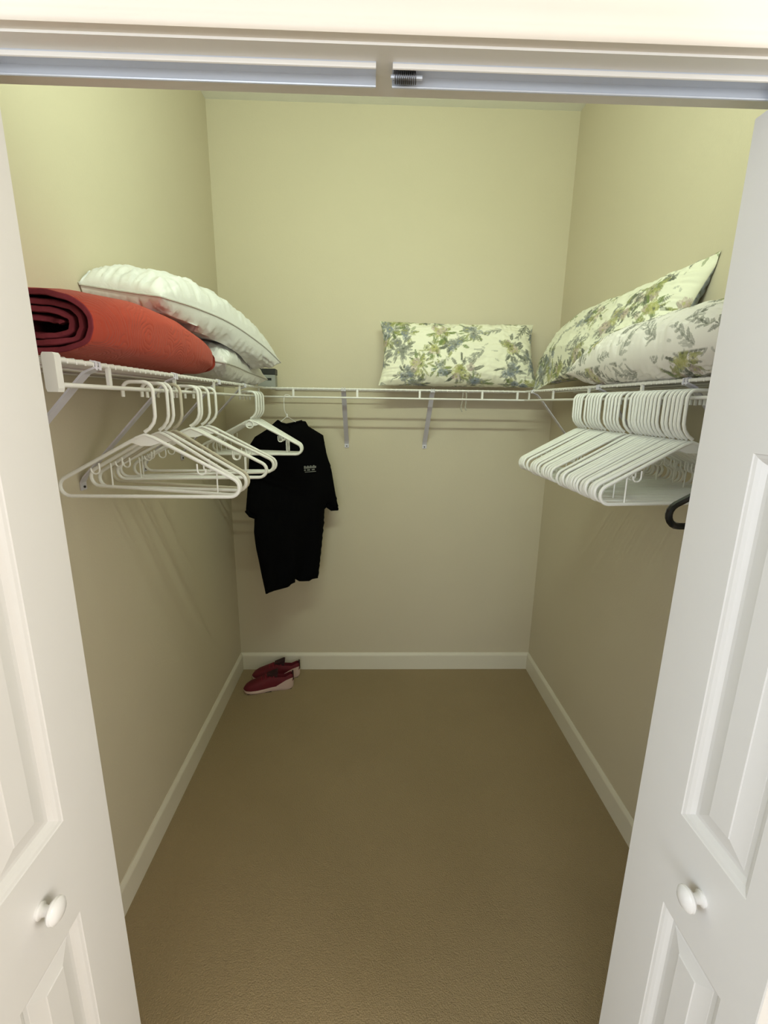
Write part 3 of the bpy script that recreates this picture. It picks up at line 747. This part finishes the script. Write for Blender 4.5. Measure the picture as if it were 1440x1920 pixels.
for f in rf: fs.append(tuple(f)); fs.append(tuple(mapb[i] for i in reversed(f)))
MB().add(vs, fs).build('body', M_shirt, sh, True)
# collar band and sleeve hems
MB().tube([(u, -.012+.028*math.sin(math.pi*t), z-.66) for u, z, t in [(-.054,1.553,0),(-.03,1.540,.25),(.003,1.533,.5),(.038,1.540,.75),(.076,1.551,1)]], .008, 8).build('collar', M_shirt, sh, True)
for pts in ([(-.231,1.125),(-.213,1.098),(-.191,1.088)], [(.206,1.102),(.238,1.076),(.276,1.074)]):
    MB().tube([(u, -.008, z-.66) for u, z in pts], .010, 8).build('sleeve_hem', M_shirt, sh, True)
# chest logo: small unreadable woven mark, bars and a ring
lg = MB()
def lbox(u0, u1, z0, z1):
    uu = (u0+u1)/2; zz = (z0+z1)/2; d = np.min(np.hypot(*(B-np.array((uu,zz))).T)); y = shirt_y((uu,zz), d, -1)-.0032
    lg.box(u0, u1, y-.0008, y+.003, z0-.66, z1-.66)
for i, (a, b) in enumerate([(.062,.070),(.072,.077),(.079,.087),(.089,.094),(.096,.103),(.106,.112),(.114,.122),(.124,.131)]):
    lbox(a, b, 1.316, 1.326 if i % 2 else 1.330)
    if i % 3 != 1: lbox(a, b, 1.305, 1.312)
lbox(.066, .128, 1.297, 1.300)
lg.build('chest_logo', M_logo, sh)
wh = thing('wire_hanger', 'thin white wire hanger holding the black shirt', 'hanger', (-.42, YB, ZR+.0045), TH)
MB().tube(smooth_path([(.030,0,-.016),(.026,0,-.004),(.012,0,.004),(-.004,0,.005),(-.012,0,-.006),(-.014,0,-.03),(-.013,0,-.065),(-.006,0,-.085),(0,0,-.098)], 4), .0019, 6).build('hook', M_wire, wh, True)
MB().tube([(0,0,-.098),(.05,0,-.130),(.10,0,-.165),(.16,0,-.212),(.164,0,-.222),(.155,0,-.226),(-.125,0,-.226),(-.134,0,-.222),(-.13,0,-.212),(-.085,0,-.172),(-.05,0,-.136)], .0017, 6, closed=True).build('frame', M_wire, wh, True)
MB().tube([(0,0,-.086),(.001,0,-.104)], .0040, 8).build('twisted_neck', M_wire, wh, True)

# ------------------------------------------------------------------ red running shoes
def shoe(label, loc, rz):
    o = thing('running_shoe', label, 'shoe', loc, rz, 'pair of red running shoes')
    # length along +x from heel (0) to toe (.285); outline half widths
    Ls = [0, .006, .02, .05, .09, .13, .17, .21, .245, .27, .282, .286]
    hw = [.004, .020, .031, .036, .034, .036, .043, .047, .044, .033, .016, .003]
    off = [0, 0, 0, 0, -.002, -.004, -.004, -.002, .001, .004, .006, .007]
    n = 20
    def ring(i, zf, grow=0.0):
        x, h, c = Ls[i], hw[i]+grow, off[i]
        return [(x, c-h, zf(x, -1)), (x, c+h, zf(x, 1))]
    # sole: wide slab with rising heel sides
    mb = MB(); vs = []
    prof_t = lambda x: np.interp(x, [0,.03,.09,.14,.20,.27,.286], [.046,.040,.030,.026,.024,.024,.026])
    prof_b = lambda x: np.interp(x, [0,.015,.06,.20,.27,.286], [.010,.002,.001,.001,.006,.014])
    for i, x in enumerate(Ls):
        h = hw[i]; c = off[i]; t, b = prof_t(x), prof_b(x)
        vs += [(x,c-h*.94,b),(x,c-h*1.06-.001,b+(t-b)*.5),(x,c-h,t),(x,c+h,t),(x,c+h*1.06+.001,b+(t-b)*.5),(x,c+h*.94,b)]
    fs = [(i*6+k, i*6+(k+1) % 6, (i+1)*6+(k+1) % 6, (i+1)*6+k) for i in range(len(Ls)-1) for k in range(6)] + [tuple(range(5,-1,-1)), tuple((len(Ls)-1)*6+k for k in range(6))]
    so = mb.add(vs, fs).build('sole', M_sole, o, True)
    MB().box(.015, .10, -.030, .030, 0, .0035, .001).box(.13, .265, -.036, .036, 0, .0035, .001).build('tread', M_tread, so)
    # upper: arched sections
    top = lambda x: np.interp(x, [0,.02,.05,.085,.115,.15,.19,.23,.265,.286], [.095,.092,.078,.080,.098,.092,.074,.062,.050,.030])
    vs = []; K = 13
    for i, x in enumerate(Ls):
        h = hw[i]*.97; c = off[i]; b = prof_t(x)-.006; t = max(top(x), b+.004)
        opening = .012 < x < .105
        for k in range(K):
            a = math.pi*k/(K-1); cs, sn = math.cos(a), math.sin(a)
            hx = h*math.copysign(abs(cs)**.6, cs)
            z = b+(t-b)*sn**.75
            if opening and 4 <= k <= 8:               # foot opening sinks in
                z = b+(t-b)*(.93 if k in (4, 8) else .40); hx = h*(.52 if k == 4 else -.52 if k == 8 else {5:.40,6:0,7:-.40}[k])
            vs.append((x, c+hx, z))
    fs = [(i*K+k, i*K+k+1, (i+1)*K+k+1, (i+1)*K+k) for i in range(len(Ls)-1) for k in range(K-1)]
    fs += [tuple(range(K-1,-1,-1)), tuple((len(Ls)-1)*K+k for k in range(K))]
    up = MB().add(vs, fs).build('upper', M_shoe, o, True)
    MB().box(-.001, .009, -.012, .012, .046, .098, .003).build('heel_tab', M_shoed, o)
    MB().add([(.095,-.022,.082),(.095,.022,.082),(.15,.020,.096),(.15,-.020,.096),(.088,-.020,.112),(.088,.020,.112),(.094,.020,.116),(.094,-.020,.116)],
             [(0,1,2,3),(0,4,5,1),(4,7,6,5),(7,3,2,6),(0,3,7,4),(1,5,6,2)]).build('tongue', M_shoed, o, True)
    for i in range(4):
        x = .112+i*.022; z = top(x)+.001
        MB().tube([(x,-.026,z-.012),(x+.004,-.012,z),(x+.006,0,z+.003),(x+.004,.012,z),(x,.026,z-.012)], .0026, 6).build('lace', M_lace, up, True)
    # white swoop on the heel sides
    for s in (-1, 1):
        vs = []
        for x, z0, z1 in [(.004,.036,.066),(.02,.034,.070),(.045,.030,.064),(.07,.028,.050),(.095,.026,.034),(.105,.026,.028)]:
            h = np.interp(x, Ls, hw)*1.035+.0015; c = np.interp(x, Ls, off); vs += [(x,c+s*h,z0),(x,c+s*h*.97,z1),(x,c+s*(h-.004),z1),(x,c+s*(h-.004),z0)]
        fs = [(i*4+k, i*4+(k+1) % 4, (i+1)*4+(k+1) % 4, (i+1)*4+k) for i in range(5) for k in range(4)] + [(3,2,1,0),(20,21,22,23)]
        MB().add(vs, fs).build('heel_swoop', M_sole, o, True)
    return o
shoe('red running shoe with white sole nearest the viewer on the carpet', (-.452, 2.425, 0), math.radians(192))
shoe('red running shoe standing behind its mate against the back baseboard', (-.432, 2.540, 0), math.radians(188))
